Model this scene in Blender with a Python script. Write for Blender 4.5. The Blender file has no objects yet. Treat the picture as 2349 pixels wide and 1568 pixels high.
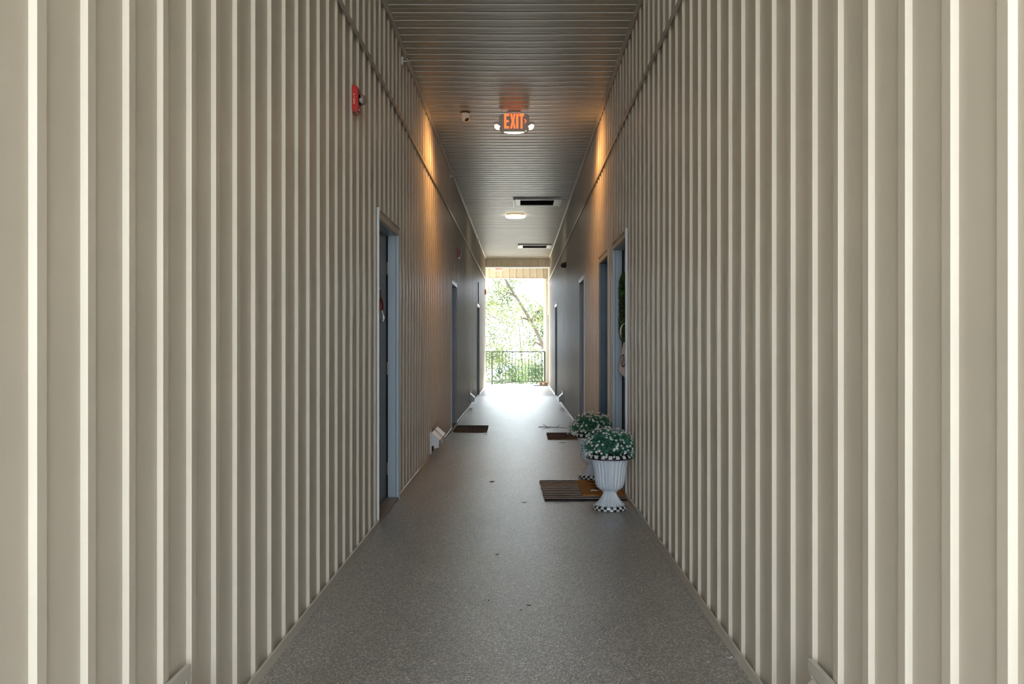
import bpy, math, random
from mathutils import Vector, Matrix
import numpy as np

random.seed(7)
rng = np.random.default_rng(7)
SC = bpy.context.scene
COL = SC.collection
PI = math.pi

# ------------------------------------------------------------------ camera
cam_d = bpy.data.cameras.new('camera')
cam = bpy.data.objects.new('camera', cam_d)
COL.objects.link(cam)
cam.location = (0, 0, 1.25)
cam.rotation_euler = (PI / 2, 0, 0)
cam_d.sensor_width = 36.0
cam_d.lens = 2000.0 / 2349.0 * 36.0
cam_d.shift_x = -16.5 / 2349.0
cam_d.shift_y = 3.5 / 2349.0
cam_d.clip_start = 0.05
cam_d.clip_end = 500
SC.camera = cam

# ------------------------------------------------------------------ sky, sun, exposure
world = bpy.data.worlds.new('sky')
SC.world = world
world.use_nodes = True
bg = world.node_tree.nodes['Background']
bg.inputs['Color'].default_value = (0.76, 0.87, 1.0, 1)
bg.inputs['Strength'].default_value = 10.5

sun_d = bpy.data.lights.new('sun', 'SUN')
sun_d.energy = 36.0
sun_d.angle = math.radians(1.0)
sun_d.color = (1.0, 0.91, 0.76)
sun = bpy.data.objects.new('sun', sun_d)
COL.objects.link(sun)
sun.rotation_euler = Vector((-0.28, -0.62, -0.62)).to_track_quat('-Z', 'Y').to_euler()

SC.view_settings.view_transform = 'Standard'
SC.view_settings.look = 'None'
SC.view_settings.exposure = 0.22
SC.view_settings.gamma = 1.0
SC.view_settings.use_curve_mapping = False

# ------------------------------------------------------------------ materials
def mat(name, col, rough=0.5, metal=0.0, spec=0.5, emit=None, strength=0.0, alpha=None, trans=0.0, ior=1.45):
    m = bpy.data.materials.new(name)
    m.use_nodes = True
    b = m.node_tree.nodes['Principled BSDF']
    b.inputs['Base Color'].default_value = (*col, 1)
    b.inputs['Roughness'].default_value = rough
    b.inputs['Metallic'].default_value = metal
    b.inputs['Specular IOR Level'].default_value = spec
    b.inputs['Transmission Weight'].default_value = trans
    b.inputs['IOR'].default_value = ior
    if emit:
        b.inputs['Emission Color'].default_value = (*emit, 1)
        b.inputs['Emission Strength'].default_value = strength
    return m

def N(m, t):
    return m.node_tree.nodes.new(t)

def L(m, a, b):
    m.node_tree.links.new(a, b)

def ramp(m, fac, stops):
    r = N(m, 'ShaderNodeValToRGB')
    els = r.color_ramp.elements
    while len(els) < len(stops):
        els.new(0.5)
    for e, (p, c) in zip(els, stops):
        e.position = p
        e.color = (*c, 1) if len(c) == 3 else c
    L(m, fac, r.inputs['Fac'])
    return r.outputs['Color']

def noise(m, scale, detail=3.0, rough=0.5, stretch=None, coord='Object'):
    tc = N(m, 'ShaderNodeTexCoord')
    src = tc.outputs[coord]
    if stretch:
        mp = N(m, 'ShaderNodeMapping')
        mp.inputs['Scale'].default_value = stretch
        L(m, src, mp.inputs['Vector'])
        src = mp.outputs['Vector']
    n = N(m, 'ShaderNodeTexNoise')
    n.inputs['Scale'].default_value = scale
    n.inputs['Detail'].default_value = detail
    n.inputs['Roughness'].default_value = rough
    L(m, src, n.inputs['Vector'])
    return n.outputs['Fac']

def mixc(m, fac, a, b, mode='MIX'):
    x = N(m, 'ShaderNodeMix')
    x.data_type = 'RGBA'
    x.blend_type = mode
    if isinstance(fac, (int, float)):
        x.inputs[0].default_value = fac
    else:
        L(m, fac, x.inputs[0])
    for k, v in ((6, a), (7, b)):
        if isinstance(v, tuple):
            x.inputs[k].default_value = (*v, 1)
        else:
            L(m, v, x.inputs[k])
    return x.outputs[2]

def bump(m, h, strength=0.2, dist=0.002):
    b = N(m, 'ShaderNodeBump')
    b.inputs['Strength'].default_value = strength
    b.inputs['Distance'].default_value = dist
    L(m, h, b.inputs['Height'])
    L(m, b.outputs['Normal'], m.node_tree.nodes['Principled BSDF'].inputs['Normal'])

def base_in(m):
    return m.node_tree.nodes['Principled BSDF'].inputs['Base Color']

def rough_in(m):
    return m.node_tree.nodes['Principled BSDF'].inputs['Roughness']

def painted(name, col, rough=0.4, var=0.08, grain=0.12, spec=0.5):
    m = mat(name, col, rough, spec=spec)
    f = noise(m, 3.0, 4.0)
    dark = tuple(c * (1 - var) for c in col)
    lite = tuple(min(1, c * (1 + var)) for c in col)
    L(m, ramp(m, f, [(0.3, dark), (0.7, lite)]), base_in(m))
    bump(m, noise(m, 320.0, 2.0), grain, 0.0008)
    return m

M = {}
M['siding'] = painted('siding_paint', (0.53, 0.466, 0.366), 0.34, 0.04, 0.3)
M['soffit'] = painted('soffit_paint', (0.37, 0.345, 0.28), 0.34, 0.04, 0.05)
M['flashing'] = painted('flashing_paint', (0.50, 0.45, 0.37), 0.38, 0.05, 0.08)
M['white_trim'] = painted('white_trim_paint', (0.70, 0.69, 0.66), 0.4, 0.04, 0.06)
M['concrete_mass'] = mat('building_mass', (0.45, 0.42, 0.36), 0.8)
M['frame_blue'] = painted('frame_grey_blue_paint', (0.36, 0.42, 0.46), 0.32, 0.05, 0.05)
M['frame_navy'] = painted('frame_dark_blue_paint', (0.05, 0.095, 0.135), 0.32, 0.25, 0.1)
M['leaf_green'] = painted('door_leaf_paint', (0.12, 0.14, 0.135), 0.38, 0.05, 0.05)
M['leaf_dark'] = painted('door_leaf_dark_paint', (0.03, 0.04, 0.05), 0.4, 0.2, 0.05)
M['sill'] = painted('threshold_metal', (0.30, 0.26, 0.21), 0.5, 0.15, 0.1)
M['gap'] = mat('dark_gap', (0.006, 0.006, 0.006), 0.9)
M['steel'] = mat('satin_nickel', (0.62, 0.60, 0.56), 0.25, 1.0)
M['brass'] = mat('brass', (0.62, 0.45, 0.18), 0.3, 1.0)
M['black'] = mat('black_plastic', (0.012, 0.012, 0.013), 0.3)
M['rail_paint'] = mat('railing_dark_green_paint', (0.012, 0.030, 0.022), 0.4)
M['hood_white'] = painted('vent_hood_white', (0.72, 0.73, 0.74), 0.4, 0.05, 0.05)
M['plastic_white'] = mat('white_plastic', (0.72, 0.70, 0.66), 0.4)
M['alarm_red'] = mat('alarm_red', (0.42, 0.018, 0.008), 0.32)
M['print_white'] = mat('white_print', (0.8, 0.62, 0.56), 0.5)
M['print_silver'] = mat('silver_paint', (0.75, 0.76, 0.76), 0.3, 0.3)
M['print_red'] = mat('red_print', (0.75, 0.08, 0.02), 0.5)
M['glass'] = mat('clear_plastic', (0.95, 0.95, 0.95), 0.02, trans=1.0, ior=1.08)
M['sign_grey'] = mat('sign_housing', (0.42, 0.40, 0.37), 0.45)
M['letter_glow'] = mat('exit_letter_glow', (0.8, 0.1, 0.03), 0.4, emit=(1.0, 0.13, 0.03), strength=1.7)
M['lens_glow'] = mat('lamp_lens_glow', (0.9, 0.85, 0.75), 0.3, emit=(1.0, 0.80, 0.55), strength=5.0)
M['disc_glow'] = mat('ceiling_disc_glow', (0.9, 0.9, 0.85), 0.3, emit=(1.0, 0.90, 0.70), strength=9.0)
M['green_glow'] = mat('status_led', (0.2, 0.9, 0.3), 0.4, emit=(0.5, 1.0, 0.5), strength=4.0)
M['disc_trim'] = mat('disc_rim', (0.55, 0.42, 0.22), 0.4)
M['grille_dark'] = mat('grille_dark', (0.035, 0.032, 0.028), 0.6)
M['urn_paint'] = mat('urn_paint', (0.66, 0.70, 0.74), 0.42)
_m = M['urn_paint']
L(_m, ramp(_m, noise(_m, 9.0, 4.0, stretch=(1, 1, 0.25)), [(0.32, (0.50, 0.57, 0.63)), (0.6, (0.72, 0.74, 0.76))]), base_in(_m))
M['check_black'] = mat('check_black', (0.010, 0.011, 0.014), 0.3)
M['check_white'] = mat('check_white', (0.74, 0.73, 0.70), 0.35)
M['soil'] = mat('soil', (0.02, 0.015, 0.01), 0.9)
M['petal'] = mat('petal', (0.82, 0.80, 0.80), 0.6)
M['petal_eye'] = mat('petal_eye', (0.75, 0.65, 0.35), 0.6)

def leafy(name, dark, mid, lite, scale=35.0, rough=0.5, trans=0.0):
    m = mat(name, mid, rough)
    L(m, ramp(m, noise(m, scale, 2.0), [(0.3, dark), (0.52, mid), (0.72, lite)]), base_in(m))
    return m
M['pot_leaf'] = leafy('pot_leaf', (0.02, 0.11, 0.07), (0.05, 0.24, 0.14), (0.16, 0.42, 0.25))
M['box_leaf'] = leafy('boxwood_leaf', (0.012, 0.045, 0.012), (0.03, 0.10, 0.022), (0.08, 0.19, 0.045))
def tree_leaf(name, dark, mid, lite):
    m = leafy(name, dark, mid, lite, 1.6)
    b = m.node_tree.nodes['Principled BSDF']
    t = N(m, 'ShaderNodeBsdfTranslucent')
    L(m, base_in(m).links[0].from_socket, t.inputs['Color'])
    ms = N(m, 'ShaderNodeMixShader')
    ms.inputs[0].default_value = 0.22
    out = m.node_tree.nodes['Material Output']
    L(m, b.outputs[0], ms.inputs[1])
    L(m, t.outputs[0], ms.inputs[2])
    L(m, ms.outputs[0], out.inputs['Surface'])
    return m
M['tree_leaf'] = tree_leaf('tree_leaf', (0.03, 0.055, 0.009), (0.085, 0.11, 0.028), (0.26, 0.265, 0.11))
M['tree_leaf_dark'] = tree_leaf('tree_leaf_deep', (0.012, 0.034, 0.006), (0.04, 0.075, 0.015), (0.12, 0.16, 0.05))
M['bark'] = painted('bark', (0.05, 0.042, 0.03), 0.9, 0.3, 0.5)
M['grass'] = painted('pale_gravel', (0.50, 0.47, 0.41), 0.95, 0.15, 0.5)
M['cloth'] = mat('towel_cloth', (0.86, 0.85, 0.85), 0.85)
bump(M['cloth'], noise(M['cloth'], 600.0), 0.2, 0.001)
M['navy_print'] = mat('navy_print', (0.02, 0.035, 0.09), 0.8)
M['socket_red'] = mat('bulb_socket_red', (0.16, 0.018, 0.006), 0.4)
M['filament'] = mat('filament', (0.8, 0.55, 0.25), 0.3, 0.6)
M['rug_black'] = mat('rug_black', (0.014, 0.013, 0.016), 0.95)
M['rug_cream'] = mat('rug_cream', (0.68, 0.59, 0.53), 0.95)
for k in ('rug_black', 'rug_cream'):
    bump(M[k], noise(M[k], 260.0, 4.0), 0.6, 0.004)
def coir(name, a, b, c):
    m = mat(name, b, 0.95)
    L(m, ramp(m, noise(m, 60.0, 6.0, 0.7), [(0.3, a), (0.5, b), (0.72, c)]), base_in(m))
    bump(m, noise(m, 300.0, 4.0), 0.9, 0.006)
    return m
M['coir'] = coir('coir_tan', (0.26, 0.11, 0.022), (0.46, 0.21, 0.05), (0.60, 0.32, 0.11))
M['coir_dark'] = coir('coir_dark', (0.05, 0.025, 0.016), (0.13, 0.075, 0.045), (0.34, 0.23, 0.16))
M['coir_print'] = mat('coir_print', (0.012, 0.009, 0.008), 0.95)
M['mat_grey'] = coir('mat_grey', (0.09, 0.10, 0.11), (0.15, 0.16, 0.17), (0.2, 0.21, 0.22))
M['cardboard'] = painted('cardboard', (0.36, 0.19, 0.10), 0.8, 0.1, 0.1)
M['paper'] = mat('paper_label', (0.85, 0.85, 0.85), 0.6)
M['dead_leaf'] = painted('dead_leaf', (0.05, 0.035, 0.022), 0.8, 0.3, 0.2)
M['twig'] = painted('twig', (0.08, 0.085, 0.08), 0.8, 0.3, 0.2)
M['fluff'] = mat('white_fluff', (0.75, 0.76, 0.82), 0.9)
M['scrap_teal'] = mat('teal_scrap', (0.22, 0.42, 0.42), 0.6)

# epoxy pebble floor
fm = mat('pebble_floor', (0.3, 0.29, 0.27), 0.27, spec=1.0, ior=1.5)
tc = N(fm, 'ShaderNodeTexCoord')
def vor(scale, feature='F1'):
    v = N(fm, 'ShaderNodeTexVoronoi')
    v.feature = feature
    v.inputs['Scale'].default_value = scale
    L(fm, tc.outputs['Object'], v.inputs['Vector'])
    return v
v1 = vor(200.0)
sep = N(fm, 'ShaderNodeSeparateColor')
L(fm, v1.outputs['Color'], sep.inputs[0])
peb = ramp(fm, sep.outputs[0], [(0.0, (0.035, 0.037, 0.040)), (0.28, (0.13, 0.130, 0.130)), (0.60, (0.30, 0.272, 0.235)),
                                (0.84, (0.52, 0.44, 0.33)), (1.0, (0.95, 0.92, 0.85))])
grime = noise(fm, 0.9, 2.0, 0.5, stretch=(1.8, 0.6, 1))
peb2 = mixc(fm, 1.0, peb, ramp(fm, grime, [(0.30, (0.84, 0.85, 0.86)), (0.70, (1.0, 1.0, 1.0))]), 'MULTIPLY')
stain = noise(fm, 2.2, 4.0, 0.6, stretch=(1.0, 0.5, 1))
peb3 = mixc(fm, ramp(fm, stain, [(0.52, (0, 0, 0)), (0.80, (0.5, 0.5, 0.5))]), peb2, (0.08, 0.08, 0.075))
L(fm, peb3, base_in(fm))
L(fm, ramp(fm, sep.outputs[1], [(0.0, (0.38, 0.38, 0.38)), (1.0, (0.55, 0.55, 0.55))]), rough_in(fm))
bump(fm, v1.outputs['Distance'], 0.55, 0.0022)
fm.node_tree.nodes['Bump'].invert = True
fb = fm.node_tree.nodes['Principled BSDF']
fb.inputs['Coat Weight'].default_value = 1.0
fb.inputs['Coat Roughness'].default_value = 0.33
fb.inputs['Coat IOR'].default_value = 1.85
L(fm, fm.node_tree.nodes['Bump'].outputs['Normal'], fb.inputs['Coat Normal'])
M['floor'] = fm
M['slab_pale'] = painted('pale_slab', (0.50, 0.49, 0.47), 0.33, 0.12, 0.3)
M['floor_base'] = mat('floor_joint', (0.03, 0.03, 0.03), 0.9)

# ------------------------------------------------------------------ mesh helpers
class MB:
    def __init__(s):
        s.v, s.f, s.mi = [], [], []

    def add(s, vs, fs, mi=0):
        n = len(s.v)
        s.v.extend([tuple(p) for p in vs])
        for k, f in enumerate(fs):
            s.f.append(tuple(i + n for i in f))
            s.mi.append(mi[k] if isinstance(mi, (list, tuple)) else mi)
        return s

    def box(s, x0, x1, y0, y1, z0, z1, mi=0):
        x0, x1 = min(x0, x1), max(x0, x1)
        y0, y1 = min(y0, y1), max(y0, y1)
        z0, z1 = min(z0, z1), max(z0, z1)
        vs = [(x0, y0, z0), (x1, y0, z0), (x1, y1, z0), (x0, y1, z0), (x0, y0, z1), (x1, y0, z1), (x1, y1, z1), (x0, y1, z1)]
        return s.add(vs, [(3, 2, 1, 0), (4, 5, 6, 7), (0, 1, 5, 4), (1, 2, 6, 5), (2, 3, 7, 6), (3, 0, 4, 7)], mi)

    def prism(s, pts, axis, a, b, mi=0):
        """closed polygon pts=(u,v) extruded along axis from a to b.  axis 'x': (u,v)=(y,z); 'y': (x,z); 'z': (x,y)"""
        def P(u, v, w):
            return {'x': (w, u, v), 'y': (u, w, v), 'z': (u, v, w)}[axis]
        n = len(pts)
        vs = [P(u, v, a) for u, v in pts] + [P(u, v, b) for u, v in pts]
        fs = [tuple(range(n))[::-1], tuple(range(n, 2 * n))] + [(i, (i + 1) % n, n + (i + 1) % n, n + i) for i in range(n)]
        return s.add(vs, fs, mi)

    def tube(s, path, radii, n=8, mi=0, cap=True):
        path = [Vector(p) for p in path]
        if not isinstance(radii, (list, tuple)):
            radii = [radii] * len(path)
        vs, fs = [], []
        up = None
        for i, p in enumerate(path):
            t = (path[min(i + 1, len(path) - 1)] - path[max(i - 1, 0)]).normalized()
            if up is None:
                up = Vector((0, 0, 1)) if abs(t.z) < 0.9 else Vector((1, 0, 0))
            a = t.cross(up).normalized()
            up = a.cross(t).normalized()
            for k in range(n):
                th = 2 * PI * k / n
                vs.append(p + (a * math.cos(th) + up * math.sin(th)) * radii[i])
        for i in range(len(path) - 1):
            for k in range(n):
                fs.append((i * n + k, i * n + (k + 1) % n, (i + 1) * n + (k + 1) % n, (i + 1) * n + k))
        if cap:
            fs.append(tuple(range(n))[::-1])
            fs.append(tuple(range((len(path) - 1) * n, len(path) * n)))
        return s.add(vs, fs, mi)

    def lathe(s, prof, n, c=(0, 0, 0), axis=(0, 0, 1), mi=0, mod=None, mif=None):
        q = Vector((0, 0, 1)).rotation_difference(Vector(axis).normalized())
        c = Vector(c)
        vs, fs, mm = [], [], []
        for j, (r, z) in enumerate(prof):
            for k in range(n):
                th = 2 * PI * k / n
                rr = r * (mod(th, j) if mod else 1.0)
                vs.append(c + q @ Vector((rr * math.cos(th), rr * math.sin(th), z)))
        for j in range(len(prof) - 1):
            for k in range(n):
                fs.append((j * n + k, j * n + (k + 1) % n, (j + 1) * n + (k + 1) % n, (j + 1) * n + k))
                mm.append(mif(j, k) if mif else mi)
        if prof[0][0] > 1e-6:
            fs.append(tuple(range(n))[::-1]); mm.append(mi if not mif else mif(0, 0))
        if prof[-1][0] > 1e-6:
            j = len(prof) - 1
            fs.append(tuple(range(j * n, j * n + n))); mm.append(mi if not mif else mif(j - 1, 0))
        return s.add(vs, fs, mm)

    def build(s, name, mats, parent=None, smooth=False, bevel=0.0, angle=40):
        off = Vector(parent_world(parent)) if parent else Vector((0, 0, 0))
        me = bpy.data.meshes.new(name)
        me.from_pydata([(p[0] - off.x, p[1] - off.y, p[2] - off.z) for p in s.v], [], s.f)
        for m in (mats if isinstance(mats, (list, tuple)) else [mats]):
            me.materials.append(m)
        me.polygons.foreach_set('material_index', s.mi)
        if smooth:
            me.polygons.foreach_set('use_smooth', [True] * len(me.polygons))
            me.set_sharp_from_angle(angle=math.radians(angle))
        me.update()
        o = bpy.data.objects.new(name, me)
        COL.objects.link(o)
        if parent:
            o.parent = parent
        if bevel:
            b = o.modifiers.new('bevel', 'BEVEL')
            b.width = bevel
            b.segments = 2
            b.limit_method = 'ANGLE'
        return o

def parent_world(p):
    v = Vector((0, 0, 0))
    while p:
        v += p.location
        p = p.parent
    return v

def tag(o, label=None, cat=None, group=None, kind=None):
    if label: o['label'] = label
    if cat: o['category'] = cat
    if group: o['group'] = group
    if kind: o['kind'] = kind
    return o

def thing(name, loc, label=None, cat=None, group=None, kind=None):
    o = bpy.data.objects.new(name, None)
    o.empty_display_size = 0.05
    COL.objects.link(o)
    o.location = loc
    return tag(o, label, cat, group, kind)

def copy_tree(o, parent=None):
    c = o.copy()
    COL.objects.link(c)
    if parent:
        c.parent = parent
    for ch in list(o.children):
        copy_tree(ch, c)
    return c

def box(name, m, parent, x0, x1, y0, y1, z0, z1, bevel=0.0):
    return MB().box(x0, x1, y0, y1, z0, z1).build(name, m, parent, bevel=bevel)

def leaf_cards(centres, normals, size, tilt=0.6, aspect=0.5, seed=0, jitter=0.3):
    """one folded lozenge (two triangles) per leaf, as vertex and face lists"""
    r = np.random.default_rng(seed)
    n = len(centres)
    c = np.asarray(centres, float)
    nn = np.asarray(normals, float) + r.normal(0, tilt, (n, 3))
    nn /= np.linalg.norm(nn, axis=1)[:, None] + 1e-9
    rv = r.normal(0, 1, (n, 3))
    t = np.cross(nn, rv)
    t /= np.linalg.norm(t, axis=1)[:, None] + 1e-9
    b = np.cross(nn, t)
    sz = size * (1 + r.uniform(-jitter, jitter, n))[:, None]
    p0 = c - t * sz * 0.5
    p1 = c + b * sz * aspect * 0.5 + nn * sz * 0.12
    p2 = c + t * sz * 0.5
    p3 = c - b * sz * aspect * 0.5 + nn * sz * 0.12
    v = np.stack([p0, p1, p2, p3], 1).reshape(-1, 3)
    base = np.arange(n)[:, None] * 4
    f = np.concatenate([base + np.array([[0, 1, 2]]), base + np.array([[0, 2, 3]])], 1).reshape(-1, 3)
    return v, f

def cards_object(name, v, f, m, parent):
    off = np.array(parent_world(parent)) if parent else np.zeros(3)
    me = bpy.data.meshes.new(name)
    v = (v - off).astype(np.float32)
    f = f.astype(np.int32)
    me.vertices.add(len(v)); me.vertices.foreach_set('co', v.ravel())
    me.loops.add(f.size); me.loops.foreach_set('vertex_index', f.ravel())
    me.polygons.add(len(f)); me.polygons.foreach_set('loop_start', np.arange(0, f.size, 3, dtype=np.int32))
    me.materials.append(m)
    me.update(calc_edges=True)
    me.validate()
    o = bpy.data.objects.new(name, me)
    COL.objects.link(o)
    if parent: o.parent = parent
    return o

def text_mesh(body, size, spacing=1.0):
    cu = bpy.data.curves.new('lettering', 'FONT')
    cu.body = body
    cu.size = size
    cu.align_x = 'CENTER'
    cu.align_y = 'CENTER'
    cu.space_line = spacing
    cu.extrude = 0.0004
    o = bpy.data.objects.new('lettering', cu)
    COL.objects.link(o)
    bpy.context.view_layer.update()
    me = bpy.data.meshes.new_from_object(o.evaluated_get(bpy.context.evaluated_depsgraph_get()))
    bpy.data.objects.remove(o)
    bpy.data.curves.remove(cu)
    return me

# ------------------------------------------------------------------ dimensions
XL, XR = 0.972, 0.872          # rib crests, left and right of the camera axis
RIB, CREST, RUN, DEEP = 0.2075, 0.036, 0.008, 0.0135
ZM, ZC = 3.10, 3.69            # mid flashing, ceiling
Y_IN, Y_FASCIA, Y_END = -1.15, 24.96, 26.85
YE = {-1: 25.40, 1: 26.60}     # where each wall ends
OPEN_T, HEAD_T = 2.115, 2.18
DOORS = {-1: [(6.02, 6.99), (12.54, 13.52), (20.04, 21.20)],
         1: [(7.12, 8.07), (8.55, 9.43), (11.70, 12.59), (20.05, 21.05), (25.65, 26.42)]}
XC = {-1: XL, 1: XR}
SIDE = {-1: 'left', 1: 'right'}

# ------------------------------------------------------------------ structure: floor
floor = thing('floor', (0, 0, 0), 'speckled grey pebble floor of the long passage', kind='structure')
box('floor_base', M['floor_base'], floor, -1.3, 1.2, -4.0, 26.9, -0.25, -0.012)
for y0, y1 in ((-4.0, 13.40), (13.40, 20.75), (20.75, 26.9)):
    g = 0.0015 if y0 > 10 or y1 > 10 else 0.0
    xl = -3.2 if y1 > 25 else -1.12
    MB().box(-1.12, 1.02, y0 + g, y1 - g, -0.012, 0.0).build('floor_slab', M['floor'] if y1 < 25 else M['slab_pale'], floor)
MB().box(-4.0, -1.12, 25.42, 26.9, -0.25, 0.0).build('balcony_slab', M['slab_pale'], floor)

# ------------------------------------------------------------------ structure: walls of ribbed metal panels
def rib_panel(s, i0, nribs, phase, z0, z1, doors, y_lo, y_hi):
    """one sheet with nribs box ribs; the door openings are cut out below their heads"""
    xc, xv = s * XC[s], s * (XC[s] + DEEP)
    ya, yb = phase + i0 * RIB - 0.10, phase + (i0 + nribs) * RIB - 0.10
    pts = [(ya, xv)]
    for i in range(i0, i0 + nribs):
        y = phase + i * RIB
        pts += [(y - RUN, xv), (y, xc), (y + CREST, xc), (y + CREST + RUN, xv)]
    pts.append((yb, xv))
    cuts = [c for d in doors for c in d] + [y_lo, y_hi]
    full = []
    for (a, xa), (b, xb) in zip(pts[:-1], pts[1:]):
        full.append((a, xa))
        for c in sorted(cuts):
            if a < c < b:
                full.append((c, xa + (xb - xa) * (c - a) / (b - a)))
    full.append(pts[-1])
    mb = MB()
    for (a, xa), (b, xb) in zip(full[:-1], full[1:]):
        m = (a + b) / 2
        if m < y_lo or m > y_hi:
            continue
        zz = z0
        if any(d[0] < m < d[1] for d in doors):
            if z1 <= HEAD_T: continue
            zz = max(z0, HEAD_T - 0.02)
        q = [(xa, a, zz), (xb, b, zz), (xb, b, z1), (xa, a, z1)]
        if s < 0:
            q = q[::-1]
        mb.add(q, [(3, 2, 1, 0)])
    return mb if mb.f else None

PHASE = {-1: 3.418, 1: 2.386}
for s in (-1, 1):
    w = thing('wall_' + SIDE[s], (0, 0, 0), 'tall %s wall of beige ribbed metal siding' % SIDE[s], kind='structure')
    x1 = s * (XC[s] + 0.135)
    MB().box(x1, s * 7.0, Y_IN, YE[s], -3.0, 4.6).build('wall_sun_block', M['concrete_mass'], w)  # unseen block added behind the siding so sun cannot leak in
    # sheathing between the sheets and the mass, cut at the doors
    edges = [Y_IN] + [c for d in DOORS[s] for c in d] + [YE[s]]
    for a, b in zip(edges[0::2], edges[1::2]):
        MB().box(s * (XC[s] + DEEP + 0.002), x1, a, b, 0.0, HEAD_T).build('sheathing', M['concrete_mass'], w)
    MB().box(s * (XC[s] + DEEP + 0.002), x1, Y_IN, YE[s], HEAD_T, ZC).build('sheathing', M['concrete_mass'], w)
    i = math.floor((Y_IN - PHASE[s]) / RIB) // 5 * 5
    while PHASE[s] + i * RIB < YE[s]:
        for z0, z1 in ((0.012, ZM - 0.012), (ZM - 0.012, ZC)):
            mb = rib_panel(s, i, 5, PHASE[s], z0, z1, DOORS[s], Y_IN, YE[s])
            if mb:
                mb.build('wall_panel', M['siding'], w)
        i += 5

# end wall: deep fascia over the balcony and the pier right of the opening
def fascia_panels(parent, x0, x1, y, z0, z1, ph):
    mb = MB()
    x = x0
    pts = [(x0, y)]
    k = 0
    while ph + k * RIB < x1 - 0.05:
        a = ph + k * RIB
        if a > x0 + 0.01:
            pts += [(a, y), (a + RUN, y - DEEP), (a + RUN + CREST, y - DEEP), (a + 2 * RUN + CREST, y)]
        k += 1
    pts.append((x1, y))
    for (xa, ya), (xb, yb) in zip(pts[:-1], pts[1:]):
        mb.add([(xa, ya, z0), (xb, yb, z0), (xb, yb, z1), (xa, ya, z1)], [(0, 1, 2, 3)])
    mb.build('wall_panel', M['siding'], parent)

wb = thing('wall_back', (0, 0, 0), 'ribbed beige fascia and pier framing the bright far opening', kind='structure')
MB().box(-1.7, 7.0, Y_END + 0.003, Y_END + 0.16, 3.257, 4.6).build('fascia_mass', M['concrete_mass'], wb)
fascia_panels(wb, -1.7, 0.87, Y_END, 3.262, 3.69, -3.05)
MB().box(0.815, 7.0, Y_END - 0.20, Y_END, -3.0, 3.257).build('pier', M['siding'], wb)
MB().box(-1.7, 0.87, Y_END - 0.02, Y_END + 0.165, 3.247, 3.262).build('drip_edge', M['white_trim'], wb)
MB().box(0.752, 0.815, Y_END - 0.02, Y_END + 0.06, -0.25, 3.257).build('corner_post', M['white_trim'], wb)

wf = thing('wall_front_beam', (0, 0, 0), 'shallow ribbed beam across the ceiling before the opening', kind='structure')
wf.name = 'wall_beam'
MB().box(-XL - 0.013, XR + 0.013, Y_FASCIA + 0.003, Y_FASCIA + 0.18, 3.445, 3.72).build('beam_mass', M['siding'], wf)
fascia_panels(wf, -XL, XR, Y_FASCIA, 3.45, 3.69, -0.925)
MB().box(-XL, XR, Y_FASCIA - 0.022, Y_FASCIA + 0.19, 3.425, 3.45).build('bottom_trim', M['white_trim'], wf)
MB().box(-XL, XR, Y_FASCIA - 0.02, Y_FASCIA, 3.665, 3.69).build('top_trim', M['flashing'], wf)

# ------------------------------------------------------------------ structure: ceiling of soffit panels
ceil = thing('ceiling', (0, 0, 0), 'dark beige metal soffit with fine ribs running across the passage', kind='structure')
MB().box(-7, 7, Y_IN - 0.0, 25.45, ZC + 0.03, 4.6).box(-1.7, 7, 25.45, Y_END, ZC + 0.03, 4.6).build('roof_sun_block', M['concrete_mass'], ceil)  # unseen roof added to stop sun leaks, cut short to light the balcony
CP = 0.1545
y = Y_IN - 0.0
yoff = (y - 5.50) / CP
k0 = math.floor(yoff)
k = k0 // 6 * 6
while 5.50 + k * CP < Y_END:
    pts = []
    for j in range(6):
        a = 5.50 + (k + j) * CP
        pts += [(a, ZC), (a + 0.001, ZC - 0.0055), (a + 0.030, ZC - 0.0055), (a + 0.036, ZC),
                (a + 0.079, ZC), (a + 0.081, ZC - 0.0018), (a + 0.095, ZC - 0.0018), (a + 0.098, ZC)]
    pts.append((5.50 + (k + 6) * CP, ZC))
    pts = [p for p in pts if p[0] < Y_END]
    xl = -XL - 0.02
    xlo = -1.7 if pts[0][0] > 25.0 else xl
    mb = MB()
    for (a, za), (b, zb) in zip(pts[:-1], pts[1:]):
        mb.add([(xlo, a, za), (xlo, b, zb), (XR + 0.02, b, zb), (XR + 0.02, a, za)], [(0, 1, 2, 3)])
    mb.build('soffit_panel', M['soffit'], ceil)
    k += 6
MB().box(-1.7, -1.0, 25.45, Y_END, ZC, ZC + 0.03).build('balcony_soffit', M['soffit'], ceil)

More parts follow.
